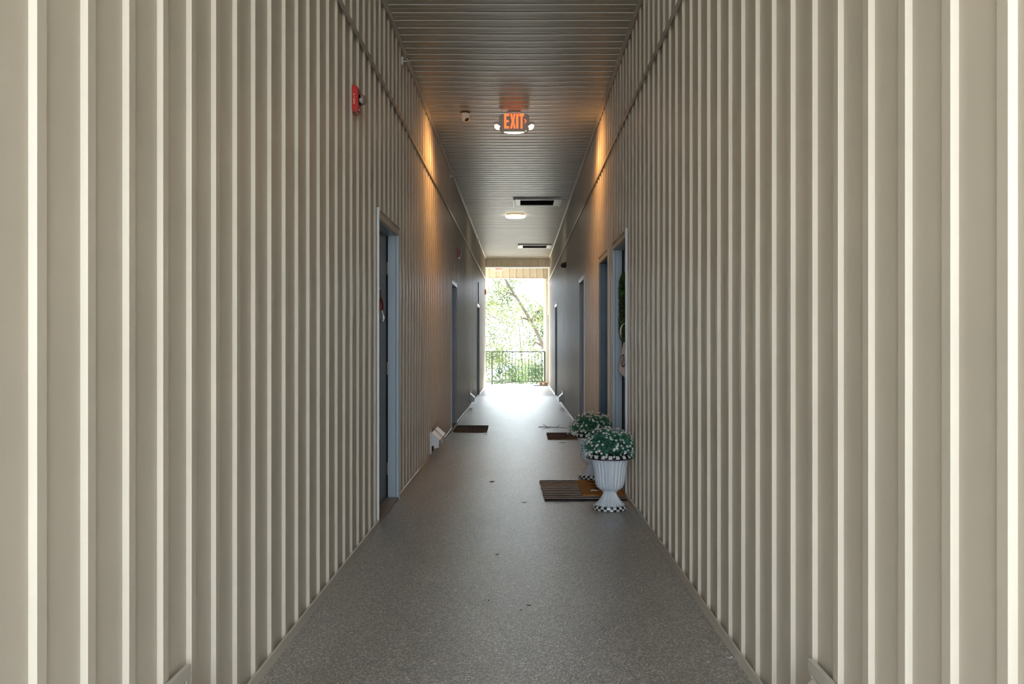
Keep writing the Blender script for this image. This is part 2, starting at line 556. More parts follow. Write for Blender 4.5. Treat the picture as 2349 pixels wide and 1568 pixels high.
# ------------------------------------------------------------------ trims
n = 0
for s in (-1, 1):
    n += 1
    xc, xv = XC[s], XC[s] + DEEP
    prof = [(s * (xv + 0.002), ZM + 0.004), (s * (xc - 0.008), ZM + 0.000), (s * (xc - 0.009), ZM - 0.030), (s * (xc - 0.012), ZM - 0.030), (s * (xc - 0.013), ZM + 0.006), (s * (xv + 0.002), ZM + 0.026)]
    o = MB().prism(prof, 'y', Y_IN, YE[s]).build('trim_%d' % n, M['flashing'])
    tag(o, 'beige flashing strip running along the upper %s wall' % SIDE[s], kind='structure')
for s in (-1, 1):
    n += 1
    xc, xv = XC[s], XC[s] + DEEP
    prof = [(s * (xv + 0.002), ZC - 0.004), (s * (xc - 0.003), ZC - 0.004), (s * (xc - 0.004), ZC - 0.030), (s * (xc - 0.007), ZC - 0.030), (s * (xc - 0.008), ZC - 0.010), (s * (xc - 0.030), ZC - 0.010), (s * (xc - 0.030), ZC - 0.0005), (s * (xv + 0.002), ZC - 0.0005)]
    o = MB().prism(prof, 'y', Y_IN, Y_FASCIA).build('trim_%d' % n, M['flashing'])
    tag(o, 'narrow beige angle trim where %s wall meets ceiling' % SIDE[s], kind='structure')
for s in (-1, 1):
    b = thing('baseboard_' + SIDE[s], (0, 0, 0), 'low beige metal base trim along the %s wall' % SIDE[s], kind='structure')
    edges = [Y_IN] + [c for d in DOORS[s] for c in (d[0] - 0.014, d[1] + 0.014)] + [YE[s]]
    xc, xv = XC[s], XC[s] + DEEP
    for a, c in zip(edges[0::2], edges[1::2]):
        prof = [(s * (xv + 0.001), 0.0), (s * (xc - 0.014), 0.0), (s * (xc - 0.012), 0.008), (s * (xc - 0.009), 0.036), (s * (xc - 0.003), 0.040), (s * (xc - 0.003), 0.034), (s * (xv + 0.001), 0.012)]
        MB().prism(prof, 'y', a, c).build('base_strip', M['flashing'], b)

# ------------------------------------------------------------------ doors
n = 0
def knob_mesh(mb, x, y, z, s):
    mb.lathe([(0.030, 0), (0.030, 0.006), (0.013, 0.010), (0.012, 0.032), (0.024, 0.040), (0.029, 0.052), (0.024, 0.064), (0.0, 0.068)], 16, (x, y, z), (-s, 0, 0))

for s in (-1, 1):
    for q, (y0, y1) in enumerate(DOORS[s]):
        n += 1
        xc, xv = XC[s], XC[s] + DEEP
        leafx = xc + 0.0905
        dark = (s == 1 and q == 1)
        fr = M['frame_navy'] if dark else M['frame_blue']
        lf = M['leaf_dark'] if dark else M['leaf_green']
        X = lambda v: s * v
        words = {(-1, 0): 'grey green door deep in the nearest left doorway', (-1, 1): 'grey door in the second left doorway behind a brown mat',
                 (-1, 2): 'grey door in the farthest left doorway', (1, 0): 'door behind the boxwood wreath beside the white urns',
                 (1, 1): 'dark door in a dark blue frame past the urns', (1, 2): 'grey door with nickel deadbolt behind small brown doormat',
                 (1, 3): 'grey door in the fourth right doorway', (1, 4): 'grey door nearest the railing beside the parcel'}
        d = MB().box(X(leafx), X(leafx + 0.04), y0 + 0.006, y1 - 0.014, 0.022, OPEN_T - 0.006).build('door_%d' % n, lf)
        tag(d, words[(s, q)], kind='structure')
        # hollow metal frame, stepped
        box('jamb', fr, d, X(xc + 0.015), X(leafx + 0.043), y0 - 0.03, y0 + 0.004, 0.0, OPEN_T + 0.03)
        mbj = MB().box(X(xc + 0.018), X(leafx - 0.011), y1 - 0.006, y1 + 0.03, 0.0, OPEN_T + 0.03)
        mbj.box(X(leafx - 0.011), X(leafx + 0.043), y1 - 0.001, y1 + 0.03, 0.0, OPEN_T + 0.03, 1)  # recess beside the leaf, its shade painted near-black
        mbj.build('jamb', [fr, M['gap']], d)
        box('head_jamb', fr, d, X(xc + 0.018), X(leafx + 0.043), y0, y1, OPEN_T - 0.004, OPEN_T + 0.03)
        wt = M['white_trim'] if not dark else M['flashing']
        box('side_casing', wt, d, X(xv), X(xc - 0.007), y0 - 0.012, y0, 0.0, HEAD_T + 0.01, bevel=0.0015)
        MB().box(X(xc + 0.020), X(xc - 0.007), y1, y1 + 0.012, 0.0, HEAD_T - 0.02).build('side_casing', fr, d, bevel=0.0015)
        mh = MB().box(X(xv), X(xc - 0.009), y0, y1 + 0.012, OPEN_T, HEAD_T - 0.012)
        mh.prism([(X(xv), HEAD_T - 0.012), (X(xc - 0.016), HEAD_T - 0.014), (X(xc - 0.016), HEAD_T - 0.006), (X(xv), HEAD_T + 0.006)], 'y', y0, y1 + 0.012)
        mh.box(X(xv), X(xc + 0.03), y0, y1, OPEN_T - 0.002, OPEN_T + 0.02)
        mh.build('head_casing', M['flashing'], d)
        box('threshold', M['sill'], d, X(xc - 0.004), X(leafx + 0.03), y0, y1, 0.0, 0.02, bevel=0.003)
        mk = MB(); knob_mesh(mk, X(leafx), y0 + 0.075, 0.95, s)
        k = mk.build('knob', M['steel'] if not dark else M['black'], d, smooth=True)
        mk = MB().lathe([(0.027, 0), (0.026, 0.012), (0.018, 0.022), (0.0, 0.023)], 16, (X(leafx), y0 + 0.075, 1.09), (-s, 0, 0))
        mk.build('deadbolt', M['steel'] if not dark else M['black'], d, smooth=True)
        for hz in (0.25, 1.05, 1.85):
            MB().tube([(X(leafx - 0.006), y1 - 0.016, hz - 0.05), (X(leafx - 0.006), y1 - 0.016, hz + 0.05)], 0.006, 8).build('hinge', M['steel'], d)
        MB().lathe([(0.010, 0), (0.010, 0.003), (0.005, 0.004), (0, 0.004)], 12, (X(leafx), (y0 + y1) / 2, 1.50), (-s, 0, 0)).build('door_viewer', M['brass'], d)

# ------------------------------------------------------------------ outside
g = MB().box(-60, 60, -40, 120, -3.4, -3.0).build('ground', M['grass'])
tag(g, 'pale ground below the passage beyond the railing', kind='structure')

# ------------------------------------------------------------------ railing
RY = 26.70
rl = thing('balcony_railing', (0, RY, 0), 'dark green metal railing with thin balusters across the far opening', 'railing')
box('top_rail', M['rail_paint'], rl, -2.6, 0.80, RY - 0.02, RY + 0.02, 0.985, 1.012)
box('bottom_rail', M['rail_paint'], rl, -2.6, 0.80, RY - 0.012, RY + 0.012, 0.075, 0.098)
for x in (-0.83, 0.785, -2.58):
    p = box('post', M['rail_paint'], rl, x - 0.02, x + 0.02, RY - 0.02, RY + 0.02, 0.0, 0.985)
    MB().box(x - 0.06, x + 0.06, RY - 0.05, RY + 0.05, 0.0, 0.010).build('base_plate', M['rail_paint'], p)
proto = None
x = 0.685
while x > -2.5:
    if abs(x + 0.83) > 0.04:
        if proto is None:
            proto = MB().box(x - 0.0075, x + 0.0075, RY - 0.0075, RY + 0.0075, 0.095, 0.988).build('baluster', M['rail_paint'], rl)
            px = x
        else:
            o = proto.copy(); COL.objects.link(o); o.location.x = x - px
    x -= 0.0995

# ------------------------------------------------------------------ vent hoods low on the walls
HOODS = [(-1, 2.17, 2.54, M['flashing'], 'beige low vent hood cut by the lower left picture edge'),
         (1, 2.215, 2.584, M['flashing'], 'beige low vent hood cut by the lower right picture edge'),
         (-1, 9.53, 9.90, M['hood_white'], 'white low vent hood, nearer of the pair before the second left door'),
         (-1, 9.96, 10.33, M['hood_white'], 'white low vent hood, farther of the pair before the second left door'),
         (-1, 17.0, 17.37, M['hood_white'], 'small white vent hood low on the far left wall'),
         (1, 17.05, 17.42, M['hood_white'], 'small white vent hood low on the far right wall')]
for s, y0, y1, m, lab in HOODS:
    xc, xv = XC[s], XC[s] + DEEP
    X = lambda v: s * v
    h = thing('vent_hood', (X(xc), (y0 + y1) / 2, 0.0), lab, 'vent', 'low vent hoods along both walls')
    box('head_trim', M['flashing'], h, X(xc - 0.002), X(xc - 0.016), y0, y1, 0.280, 0.318, bevel=0.001)
    for a, b in ((y0, y0 + 0.022), (y1 - 0.022, y1)):
        box('jamb_trim', m, h, X(xv), X(xc - 0.013), a, b, 0.042, 0.280)
    ya, yb = y0 + 0.04, y1 - 0.04
    side = [(X(xc - 0.001), 0.272), (X(xc - 0.090), 0.192), (X(xc - 0.090), 0.105), (X(xc - 0.034), 0.105), (X(xc - 0.034), 0.132), (X(xc - 0.001), 0.118)]
    for a in (ya, yb - 0.003):
        MB().prism(side, 'y', a, a + 0.003).build('side_panel', m, h)
    MB().prism([(X(xc - 0.001), 0.2725), (X(xc - 0.094), 0.1895), (X(xc - 0.104), 0.1885), (X(xc - 0.104), 0.1925), (X(xc - 0.094), 0.1955), (X(xc - 0.001), 0.280)], 'y', ya - 0.008, yb + 0.008).build('hood_roof', m, h)
    box('front_panel', m, h, X(xc - 0.0872), X(xc - 0.0895), ya + 0.003, yb - 0.003, 0.105, 0.189)
    gr = MB()
    for kk in range(6):
        yy = ya + 0.02 + kk * (yb - ya - 0.04) / 5
        gr.box(X(xc - 0.003), X(xc - 0.009), yy - 0.008, yy + 0.008, 0.045, 0.270)
    gr.build('louvre_bars', M['grille_dark'], h)

# ------------------------------------------------------------------ fire alarms
def fire_alarm(y, z, lab):
    a = thing('fire_alarm', (-XL, y, z), lab, 'fire alarm', 'red fire alarms on the left wall')
    hw, hh = 0.045, 0.080
    # body: chamfered outline in (x, z), so the side towards the passage is rounded
    out = [(-XL + 0.0, z - hh + 0.014), (-XL + 0.014, z - hh), (-XL + 0.030, z - hh + 0.006), (-XL + 0.038, z - hh + 0.02),
           (-XL + 0.038, z + hh - 0.03), (-XL + 0.030, z + hh - 0.006), (-XL + 0.018, z + hh), (-XL, z + hh)]
    MB().prism(out, 'y', y - hw, y + hw).build('body', M['alarm_red'], a, bevel=0.004)
    me = text_mesh('F\nI\nR\nE', 0.0185, 0.86)
    me.transform(Matrix.Rotation(PI / 2, 4, 'X'))
    me.materials.append(M['print_white'])
    o = bpy.data.objects.new('lettering', me); COL.objects.link(o); o.parent = a
    o.location = (0.0145, -hw - 0.0006, -0.002)
    MB().lathe([(0.012, 0), (0.016, 0.012), (0.022, 0.018), (0.0, 0.019)], 16, (-XL + 0.038, y, z + 0.002), (1, 0, 0)).build('reflector', M['print_silver'], a, smooth=True)
    prof = [(0.033 * math.cos(t), 0.008 + 0.034 * math.sin(t)) for t in [k * PI / 2 / 8 for k in range(9)]]
    prof[-1] = (0.0, 0.042)
    MB().lathe([(0.033, 0.0)] + prof, 24, (-XL + 0.038, y, z + 0.002), (1, 0, 0)).build('strobe_dome', M['glass'], a, smooth=True)
    MB().lathe([(0.006, 0), (0.004, 0.006), (0, 0.007)], 10, (-XL + 0.036, y - 0.03, z - hh + 0.016), (1, 0, 0)).build('screw', M['steel'], a)
fire_alarm(5.105, 2.672, 'red fire alarm strobe, largest one, above the near left doorway')
fire_alarm(13.74, 2.672, 'red fire alarm strobe above the second left doorway')
fire_alarm(24.65, 2.70, 'red fire alarm strobe at the far end of the left wall')

# ------------------------------------------------------------------ sidewall sprinklers
def sprinkler(s, y, z, lab):
    xc = XC[s]
    a = thing('sprinkler_head', (s * xc, y, z), lab, 'sprinkler', 'sidewall sprinklers under the ceiling')
    d = (-s, 0, 0)
    MB().lathe([(0.036, -0.008), (0.036, 0.002), (0.030, 0.012), (0.014, 0.014)], 20, (s * xc, y, z), d).build('escutcheon', M['plastic_white'], a, smooth=True)
    MB().lathe([(0.011, 0.010), (0.011, 0.036), (0.006, 0.040), (0.006, 0.052), (0.0, 0.052)], 12, (s * xc, y, z), d).build('nozzle', M['steel'], a, smooth=True)
    pts = [(s * (xc - 0.046) - s * 0.014 * math.cos(t), y, z + 0.020 * math.sin(t)) for t in np.linspace(0, 2 * PI, 17)]
    MB().tube(pts, 0.0045, 6, cap=False).build('yoke', M['steel'], a, smooth=True)
    MB().lathe([(0.014, 0.060), (0.014, 0.063), (0.0, 0.063)], 12, (s * xc, y, z), d).build('deflector', M['steel'], a)
sprinkler(-1, 7.23, 3.59, 'nearest sprinkler head high on the left wall, near the ceiling')
sprinkler(-1, 12.2, 3.59, 'second sprinkler head from the front, high on the left wall')
sprinkler(-1, 19.6, 3.585, 'third sprinkler head from the front, far along the left wall')
sprinkler(-1, 21.5, 3.57, 'last sprinkler head of the left wall before the beam')
sprinkler(1, 23.5, 3.55, 'sprinkler head high on the right wall near the beam')

# conduit above the far left door
o = MB().tube([(-XL + 0.008, 20.62, 2.18), (-XL + 0.008, 20.62, 2.70)], 0.008, 8).build('conduit', M['grille_dark'])
tag(o, 'thin dark conduit rising above the farthest left door', 'conduit')

# ------------------------------------------------------------------ exit signs
E_ = [(0, 0), (0.95, 0), (0.95, 0.15), (0.40, 0.15), (0.40, 0.43), (0.88, 0.43), (0.88, 0.57), (0.40, 0.57), (0.40, 0.85), (0.95, 0.85), (0.95, 1), (0, 1)]
X_ = [(0, 0), (0.34, 0), (0.5, 0.36), (0.66, 0), (1, 0), (0.70, 0.5), (1, 1), (0.66, 1), (0.5, 0.64), (0.34, 1), (0, 1), (0.30, 0.5)]
I_ = [(0, 0), (1, 0), (1, 1), (0, 1)]
T_ = [(0.32, 0), (0.68, 0), (0.68, 0.85), (1, 0.85), (1, 1), (0, 1), (0, 0.85), (0.32, 0.85)]
V_ = [(0, 0), (0.30, 0), (1, 0.5), (0.30, 1), (0, 1), (0.62, 0.5)]

def exit_letters(parent, x, z, h, y, m, chev=True):
    """spells EXIT > on the plane y (facing the camera), left end x, bottom z, letter height h"""
    for nm, shp, w, gap in (('letter_e', E_, 0.36, 0.06), ('letter_x', X_, 0.36, 0.05), ('letter_i', I_, 0.15, 0.05), ('letter_t', T_, 0.34, 0.02)):
        MB().prism([(x + u * w * h, z + v * h) for u, v in shp], 'y', y, y - 0.003).build(nm, m, parent)
        x += (w + gap) * h
    if chev:
        MB().prism([(x + u * 0.16 * h, z + h * 0.36 + v * 0.28 * h) for u, v in V_], 'y', y, y - 0.003).build('arrow', m, parent)

ex, ey = -0.053, 9.2
es = thing('exit_sign', (ex, ey, ZC), 'lit red EXIT sign with right arrow and lamp heads on the ceiling', 'exit sign')
zt, zb = 3.664, 3.478
hw = 0.159
ch = 0.022
body = [(ex - hw + ch, zb), (ex + hw - ch, zb), (ex + hw, zb + ch * 1.6), (ex + hw, zt - ch), (ex + hw - ch, zt), (ex - hw + ch, zt), (ex - hw, zt - ch), (ex - hw, zb + ch * 1.6)]
MB().prism(body, 'y', ey - 0.022, ey + 0.022).build('housing', M['sign_grey'], es, bevel=0.004)
box('canopy', M['plastic_white'], es, ex - 0.068, ex + 0.068, ey - 0.045, ey + 0.045, ZC - 0.024, ZC - 0.003, bevel=0.004)
exit_letters(es, ex - hw + 0.054, zb + 0.035, 0.152, ey - 0.0215, M['letter_glow'])
pr = [(ex - 0.11, zb + 0.001), (ex - 0.06, zb - 0.010), (ex, zb - 0.013), (ex + 0.06, zb - 0.010), (ex + 0.11, zb + 0.001)]
MB().prism(pr, 'y', ey - 0.018, ey + 0.018).build('down_light', M['lens_glow'], es)
MB().lathe([(0.004, 0), (0.004, 0.004), (0, 0.005)], 8, (ex + 0.123, ey - 0.021, zb + 0.008), (0, -1, 0)).build('status_light', M['green_glow'], es)
for s in (-1, 1):
    hx = ex + s * (hw + 0.002)
    arm = [(hx - s * 0.004, zt - 0.075), (hx + s * 0.040, zt - 0.078), (hx + s * 0.056, zt - 0.092), (hx + s * 0.040, zt - 0.108), (hx - s * 0.004, zt - 0.112)]
    hd = MB().prism(arm, 'y', ey - 0.020, ey + 0.020).build('lamp_head', M['sign_grey'], es, bevel=0.003)
    cup = MB().lathe([(0.020, 0.0), (0.036, 0.012), (0.040, 0.022)], 20, (hx + s * 0.002, ey + 0.012, zt - 0.108), (s * 0.45, -0.25, -0.86))
    cup.build('lamp_cup', M['black'], hd, smooth=True)
    ln = MB().lathe([(0.039, 0.018), (0.036, 0.032), (0.024, 0.044), (0.0, 0.050)], 20, (hx + s * 0.002, ey + 0.012, zt - 0.108), (s * 0.45, -0.25, -0.86))
    ln.build('lamp_lens', M['lens_glow'], hd, smooth=True)
    ld = bpy.data.lights.new('emergency_lamp', 'SPOT')
    ld.shadow_soft_size = 0.035
    ld.spot_size = math.radians(135)
    ld.spot_blend = 1.0
    ld.energy = 62.0
    ld.color = (1.0, 0.50, 0.17)
    lo = bpy.data.objects.new('emergency_lamp', ld)
    COL.objects.link(lo)
    lo.parent = es
    dv = Vector((s * 0.74, 0.05, -0.68))
    lo.location = Vector((hx + s * 0.062, ey, zt - 0.150)) - es.location
    lo.rotation_euler = dv.to_track_quat('-Z', 'Y').to_euler()

fs = thing('exit_sign', (-0.596, 25.9, ZC), 'white EXIT sign with red letters behind the far beam', 'exit sign')
box('housing', M['plastic_white'], fs, -0.748, -0.446, 25.88, 25.92, 3.41, 3.615, bevel=0.006)
box('canopy', M['plastic_white'], fs, -0.64, -0.55, 25.87, 25.93, 3.61, ZC - 0.0018)
exit_letters(fs, -0.70, 3.452, 0.14, 25.8795, M['print_red'], chev=True)

# ------------------------------------------------------------------ ceiling camera
cx, cy = -0.571, 9.2
cd = thing('security_camera', (cx, cy, ZC), 'small white turret camera on the ceiling left of the lit sign', 'camera')
MB().lathe([(0.052, -0.004), (0.052, -0.014), (0.044, -0.016)], 28, (cx, cy, ZC), (0, 0, 1)).build('base_ring', M['black'], cd, smooth=True)
prof = [(0.047, -0.014), (0.047, -0.040), (0.045, -0.055), (0.040, -0.070), (0.032, -0.084), (0.020, -0.094), (0.0, -0.099)]
MB().lathe(prof, 28, (cx, cy, ZC), (0, 0, 1)).build('turret', M['plastic_white'], cd, smooth=True)
dv = Vector((0.45, -0.48, -0.75)).normalized()
c0 = Vector((cx, cy, ZC - 0.052)) + dv * 0.030
MB().lathe([(0.030, 0.0), (0.030, 0.014), (0.026, 0.017), (0.026, 0.012), (0.0, 0.012)], 24, c0, dv).build('lens_barrel', M['plastic_white'], cd, smooth=True)
MB().lathe([(0.025, 0.0125), (0.023, 0.016), (0.0, 0.018)], 24, c0, dv).build('lens', M['black'], cd, smooth=True)

# dome camera on the right wall, its backlit shade put into the colour
wx, wy, wz = XR, 16.3, 2.72
wc = thing('security_camera', (wx, wy, wz), 'dome camera in painted backlit shade jutting from the right wall far down', 'camera')
MB().lathe([(0.058, -0.008), (0.058, 0.010), (0.046, 0.018)], 24, (wx, wy, wz), (-1, 0, 0)).build('wall_plate', M['grille_dark'], wc, smooth=True)
MB().lathe([(0.044, 0.012), (0.050, 0.03), (0.048, 0.055), (0.036, 0.080), (0.018, 0.094), (0, 0.097)], 24, (wx, wy, wz), (-1, 0, -0.15)).build('dome', M['grille_dark'], wc, smooth=True)
MB().tube([(wx - 0.012, wy, wz - 0.056), (wx - 0.045, wy, wz - 0.062), (wx - 0.078, wy, wz - 0.044)], 0.006, 8).build('rim', M['plastic_white'], wc, smooth=True)

# ------------------------------------------------------------------ ceiling light disc
dx, dy = -0.070, 16.5
dl = thing('ceiling_light', (dx, dy, ZC), 'round glowing flush ceiling light between the two ceiling vents', 'light')
MB().lathe([(0.160, -0.004), (0.172, -0.006), (0.176, -0.030), (0.170, -0.032)], 48, (dx, dy, ZC), (0, 0, 1)).build('rim', M['disc_trim'], dl, smooth=True)
MB().lathe([(0.185, -0.028), (0.186, -0.045), (0.176, -0.056), (0.13, -0.062), (0.0, -0.064)], 48, (dx, dy, ZC), (0, 0, 1)).build('diffuser', M['disc_glow'], dl, smooth=True)

# ------------------------------------------------------------------ ceiling vents
def ceiling_vent(x0, x1, y0, y1, lab):
    c = thing('ceiling_vent', ((x0 + x1) / 2, (y0 + y1) / 2, ZC), lab, 'vent', 'white framed ceiling vents')
    zt, zb = ZC - 0.004, ZC - 0.034
    w = x1 - x0
    b = 0.040
    box('end_rail', M['white_trim'], c, x0, x0 + b * 0.7, y0, y1, zb - 0.006, zt, bevel=0.002)
    box('end_rail', M['white_trim'], c, x1 - b * 0.7, x1, y0, y1, zb - 0.006, zt, bevel=0.002)
    box('long_rail', M['white_trim'], c, x0 + b * 0.7, x1 - b * 0.7, y0 + 0.01, y0 + 0.07, zb, zt, bevel=0.002)
    box('long_rail', M['white_trim'], c, x0 + b * 0.7, x1 - b * 0.7, y1 - 0.10, y1 - 0.02, zb, zt, bevel=0.002)
    for a in (x0 + b * 0.85, x1 - b * 0.85 - 0.085):
        box('blank_panel', M['white_trim'], c, a, a + 0.085, y0 + 0.07, y1 - 0.10, zb + 0.002, zt, bevel=0.002)
    box('grille_back', M['gap'], c, x0 + 0.12, x1 - 0.12, y0 + 0.072, y1 - 0.102, zt - 0.004, zt)
    for k in range(7):
        yy = y0 + 0.11 + k * (y1 - y0 - 0.25) / 6
        MB().prism([(yy - 0.022, zb + 0.006), (yy - 0.019, zb + 0.005), (yy + 0.018, zt - 0.006), (yy + 0.015, zt - 0.005)], 'x', x0 + 0.121, x1 - 0.121).build('louvre', M['grille_dark'], c)
ceiling_vent(-0.10, 0.71, 14.59, 15.32, 'white framed ceiling vent with dark louvres, before the round light')
ceiling_vent(-0.03, 0.80, 21.36, 22.13, 'white framed ceiling vent with dark louvres, beyond the round light')

# ------------------------------------------------------------------ flower urns
def build_urn(x, y, lab):
    u = thing('planter_urn', (x, y, 0), lab, 'planter', 'checkered white flower urns on the right')
    # foot band with two rows of checks
    mb = MB()
    nseg = 34
    band = [(0.124, 0.0), (0.132, 0.004), (0.133, 0.018), (0.128, 0.033), (0.110, 0.038)]
    mb.lathe(band, nseg, (x, y, 0), mif=lambda j, k: (k + (0 if j < 2 else 1)) % 2)
    mb.build('foot_band', [M['check_black'], M['check_white']], u, smooth=True, angle=50)
    nf = 26
    def flute(th, j):
        return 1.0 + amp[j] * (abs(math.cos(th * nf / 2)) - 0.62)
    foot = [(0.112, 0.036), (0.108, 0.042), (0.094, 0.053), (0.076, 0.073), (0.060, 0.098), (0.050, 0.120), (0.047, 0.130)]
    amp = [0.03, 0.06, 0.09, 0.10, 0.10, 0.08, 0.03]
    MB().lathe(foot, nf * 8, (x, y, 0), mod=flute).build('foot', M['urn_paint'], u, smooth=True, angle=60)
    MB().lathe([(0.047, 0.128), (0.056, 0.132), (0.058, 0.138), (0.054, 0.144)], 40, (x, y, 0)).build('neck_ring', M['urn_paint'], u, smooth=True)
    bowl = [(0.054, 0.143), (0.074, 0.150), (0.094, 0.166), (0.106, 0.190), (0.112, 0.225), (0.117, 0.270), (0.123, 0.315), (0.131, 0.350), (0.142, 0.376), (0.150, 0.386)]
    amp = [0.02, 0.05, 0.06, 0.055, 0.05, 0.05, 0.055, 0.06, 0.05, 0.0]
    MB().lathe(bowl, nf * 8, (x, y, 0), mod=flute).build('bowl', M['urn_paint'], u, smooth=True, angle=60)
    rim = [(0.145, 0.384), (0.176, 0.388), (0.180, 0.397), (0.178, 0.402), (0.170, 0.416), (0.160, 0.421), (0.146, 0.416), (0.138, 0.390)]
    def rmi(j, k):
        if j in (0, 1, 5, 6, 7): return 0
        return 0 if (k % 4) < 2 else 1
    MB().lathe(rim, 80, (x, y, 0), mif=rmi).build('rim_band', [M['check_black'], M['check_white']], u, smooth=True, angle=50)
    MB().lathe([(0.140, 0.390), (0.08, 0.402), (0.0, 0.406)], 32, (x, y, 0)).build('soil', M['soil'], u)
    # foliage: stems with many small leaves in a low dome
    r = np.random.default_rng(11)
    cen, nor = [], []
    fl = []
    for k in range(330):
        th = r.uniform(0, 2 * PI)
        e = r.uniform(-0.10, 1.0)
        rr = math.sqrt(max(0.0, 1 - max(e, 0) ** 2)) * (1 if e > 0 else 1)
        d = np.array([math.cos(th) * rr, math.sin(th) * rr, e])
        R = np.array([0.212, 0.205, 0.170]) * r.uniform(0.80, 1.08)
        tip = np.array([0, 0, 0.430]) + d * R
        root = np.array([d[0] * 0.06, d[1] * 0.06, 0.405])
        m = 42
        t = np.linspace(0.35, 1.0, m)[:, None]
        bow = np.array([0, 0, 0.05]) * np.sin(t * PI)
        p = root + (tip - root) * t + bow * (1 - 0.4 * e) + r.normal(0, 0.009, (m, 3))
        cen.append(p)
        nor.append(np.tile(d * 0.6 + np.array([0, 0, 0.5]), (m, 1)))
        if k % 5 != 4:
            fl.append((tip + d * 0.016 + r.normal(0, 0.006, 3), d + np.array([0, -0.25, 0.25])))
    cen = np.concatenate(cen); nor = np.concatenate(nor)
    # keep the growth clear of the wall
    lim = XR - 0.012 - x
    cen[:, 0] = np.minimum(cen[:, 0], lim - r.uniform(0, 0.02, len(cen)))
    v, f = leaf_cards(cen + np.array([x, y, 0]), nor, 0.0155, 0.9, 0.36, 3)
    o = cards_object('foliage', v, f, M['pot_leaf'], u)
    o['kind'] = 'stuff'
    # blossoms: five petals and an eye, one mesh shared by all
    mb = MB()
    for k in range(5):
        a = 2 * PI * k / 5
        ca, sa = math.cos(a), math.sin(a)
        def P(rad, side, h):
            return (ca * rad - sa * side, sa * rad + ca * side, h)
        mb.add([P(0.001, 0, 0), P(0.007, 0.0045, 0.003), P(0.0125, 0.003, 0.001), P(0.0125, -0.003, 0.001), P(0.007, -0.0045, 0.003)], [(0, 4, 3, 2, 1)], 0)
    mb.lathe([(0.0026, 0.0), (0.002, 0.003), (0, 0.0035)], 6, (0, 0, 0), mi=1)
    me = None
    for p, d in fl:
        if p[0] > lim - 0.02:
            p[0] = lim - 0.02
        if me is None:
            off = mb
            b = off.build('blossom', [M['petal'], M['petal_eye']])
            me = b.data
        else:
            b = bpy.data.objects.new('blossom', me)
            COL.objects.link(b)
        b.parent = u
        b.location = p
        sc = r.uniform(0.6, 0.95)
        b.scale = (sc, sc, sc)
        b.rotation_euler = Vector(d).to_track_quat('Z', 'Y').to_euler()
    return u

urn = build_urn(0.685, 6.585, 'white fluted flower urn with checkered foot, in front of the doormat')
urn2 = copy_tree(urn)
urn2.location = (0.682, 8.10, 0)
urn2['label'] = 'white fluted flower urn half hidden behind the doormat and nearer urn'

# ------------------------------------------------------------------ striped rug and mats
rug = thing('striped_rug', (0.52, 7.43, 0), 'black and cream striped rug under the tan mat by the urns', 'rug')
mb = MB()
ns = 23
ya, yb = 6.93, 7.925
ws = [1.45 if k in (0, ns - 1) else 1.0 for k in range(ns)]
tot = sum(ws)
y = ya
nx = 26
rr = np.random.default_rng(5)
edges = [ya]
for w in ws:
    edges.append(edges[-1] + (yb - ya) * w / tot)
wob = rr.normal(0, 0.0016, (ns + 1, nx + 1)); wob[0] *= 1.8; wob[-1] *= 1.8
for k in range(ns):
    for i in range(nx):
        def P(j, i):
            t = edges[j]
            sk = (t - ya) / (yb - ya)
            x0 = 0.203 - 0.020 * sk + (0.004 * math.sin(j * 2.3) if True else 0)
            u = i / nx
            return (x0 + (0.856 - x0) * u, t + wob[j, i])
        a, b, c, d = P(k, i), P(k, i + 1), P(k + 1, i + 1), P(k + 1, i)
        h = 0.0082 if k % 2 else 0.0080
        mb.add([(a[0], a[1], 0.001), (b[0], b[1], 0.001), (c[0], c[1], 0.001), (d[0], d[1], 0.001),
                (a[0], a[1] + 0.003, h), (b[0], b[1] + 0.003, h), (c[0], c[1] - 0.003, h), (d[0], d[1] - 0.003, h)],
               [(4, 5, 6, 7), (0, 1, 5, 4), (2, 3, 7, 6)] + ([(3, 0, 4, 7)] if i == 0 else []) + ([(1, 2, 6, 5)] if i == nx - 1 else []), k % 2)
mb.build('weave', [M['rug_black'], M['rug_cream']], rug)

cm = thing('doormat', (0.69, 7.47, 0.009), 'tan coir doormat with dark printed motif lying on the striped rug', 'doormat')
mb = MB().box(0.517, 0.856, 7.09, 7.85, 0.0092, 0.022)
mb.build('coir_pile', M['coir'], cm, bevel=0.003)
pm = MB()
for (cx_, cy_, ln_, wd_) in ((0.70, 7.74, 0.10, 0.020), (0.735, 7.69, 0.13, 0.018), (0.71, 7.58, 0.11, 0.022), (0.74, 7.52, 0.15, 0.020), (0.72, 7.42, 0.12, 0.022),
                             (0.75, 7.36, 0.14, 0.020), (0.80, 7.63, 0.08, 0.03), (0.80, 7.46, 0.08, 0.03)):
    cx_ -= 0.055
    pm.prism([(cx_ - ln_ / 2, cy_), (cx_ - ln_ / 6, cy_ + wd_), (cx_ + ln_ / 2, cy_ + wd_ * 0.7), (cx_ + ln_ / 2, cy_ - wd_ * 0.7), (cx_ - ln_ / 6, cy_ - wd_)], 'z', 0.0215, 0.0229)
pm.build('printed_motif', M['coir_print'], cm)

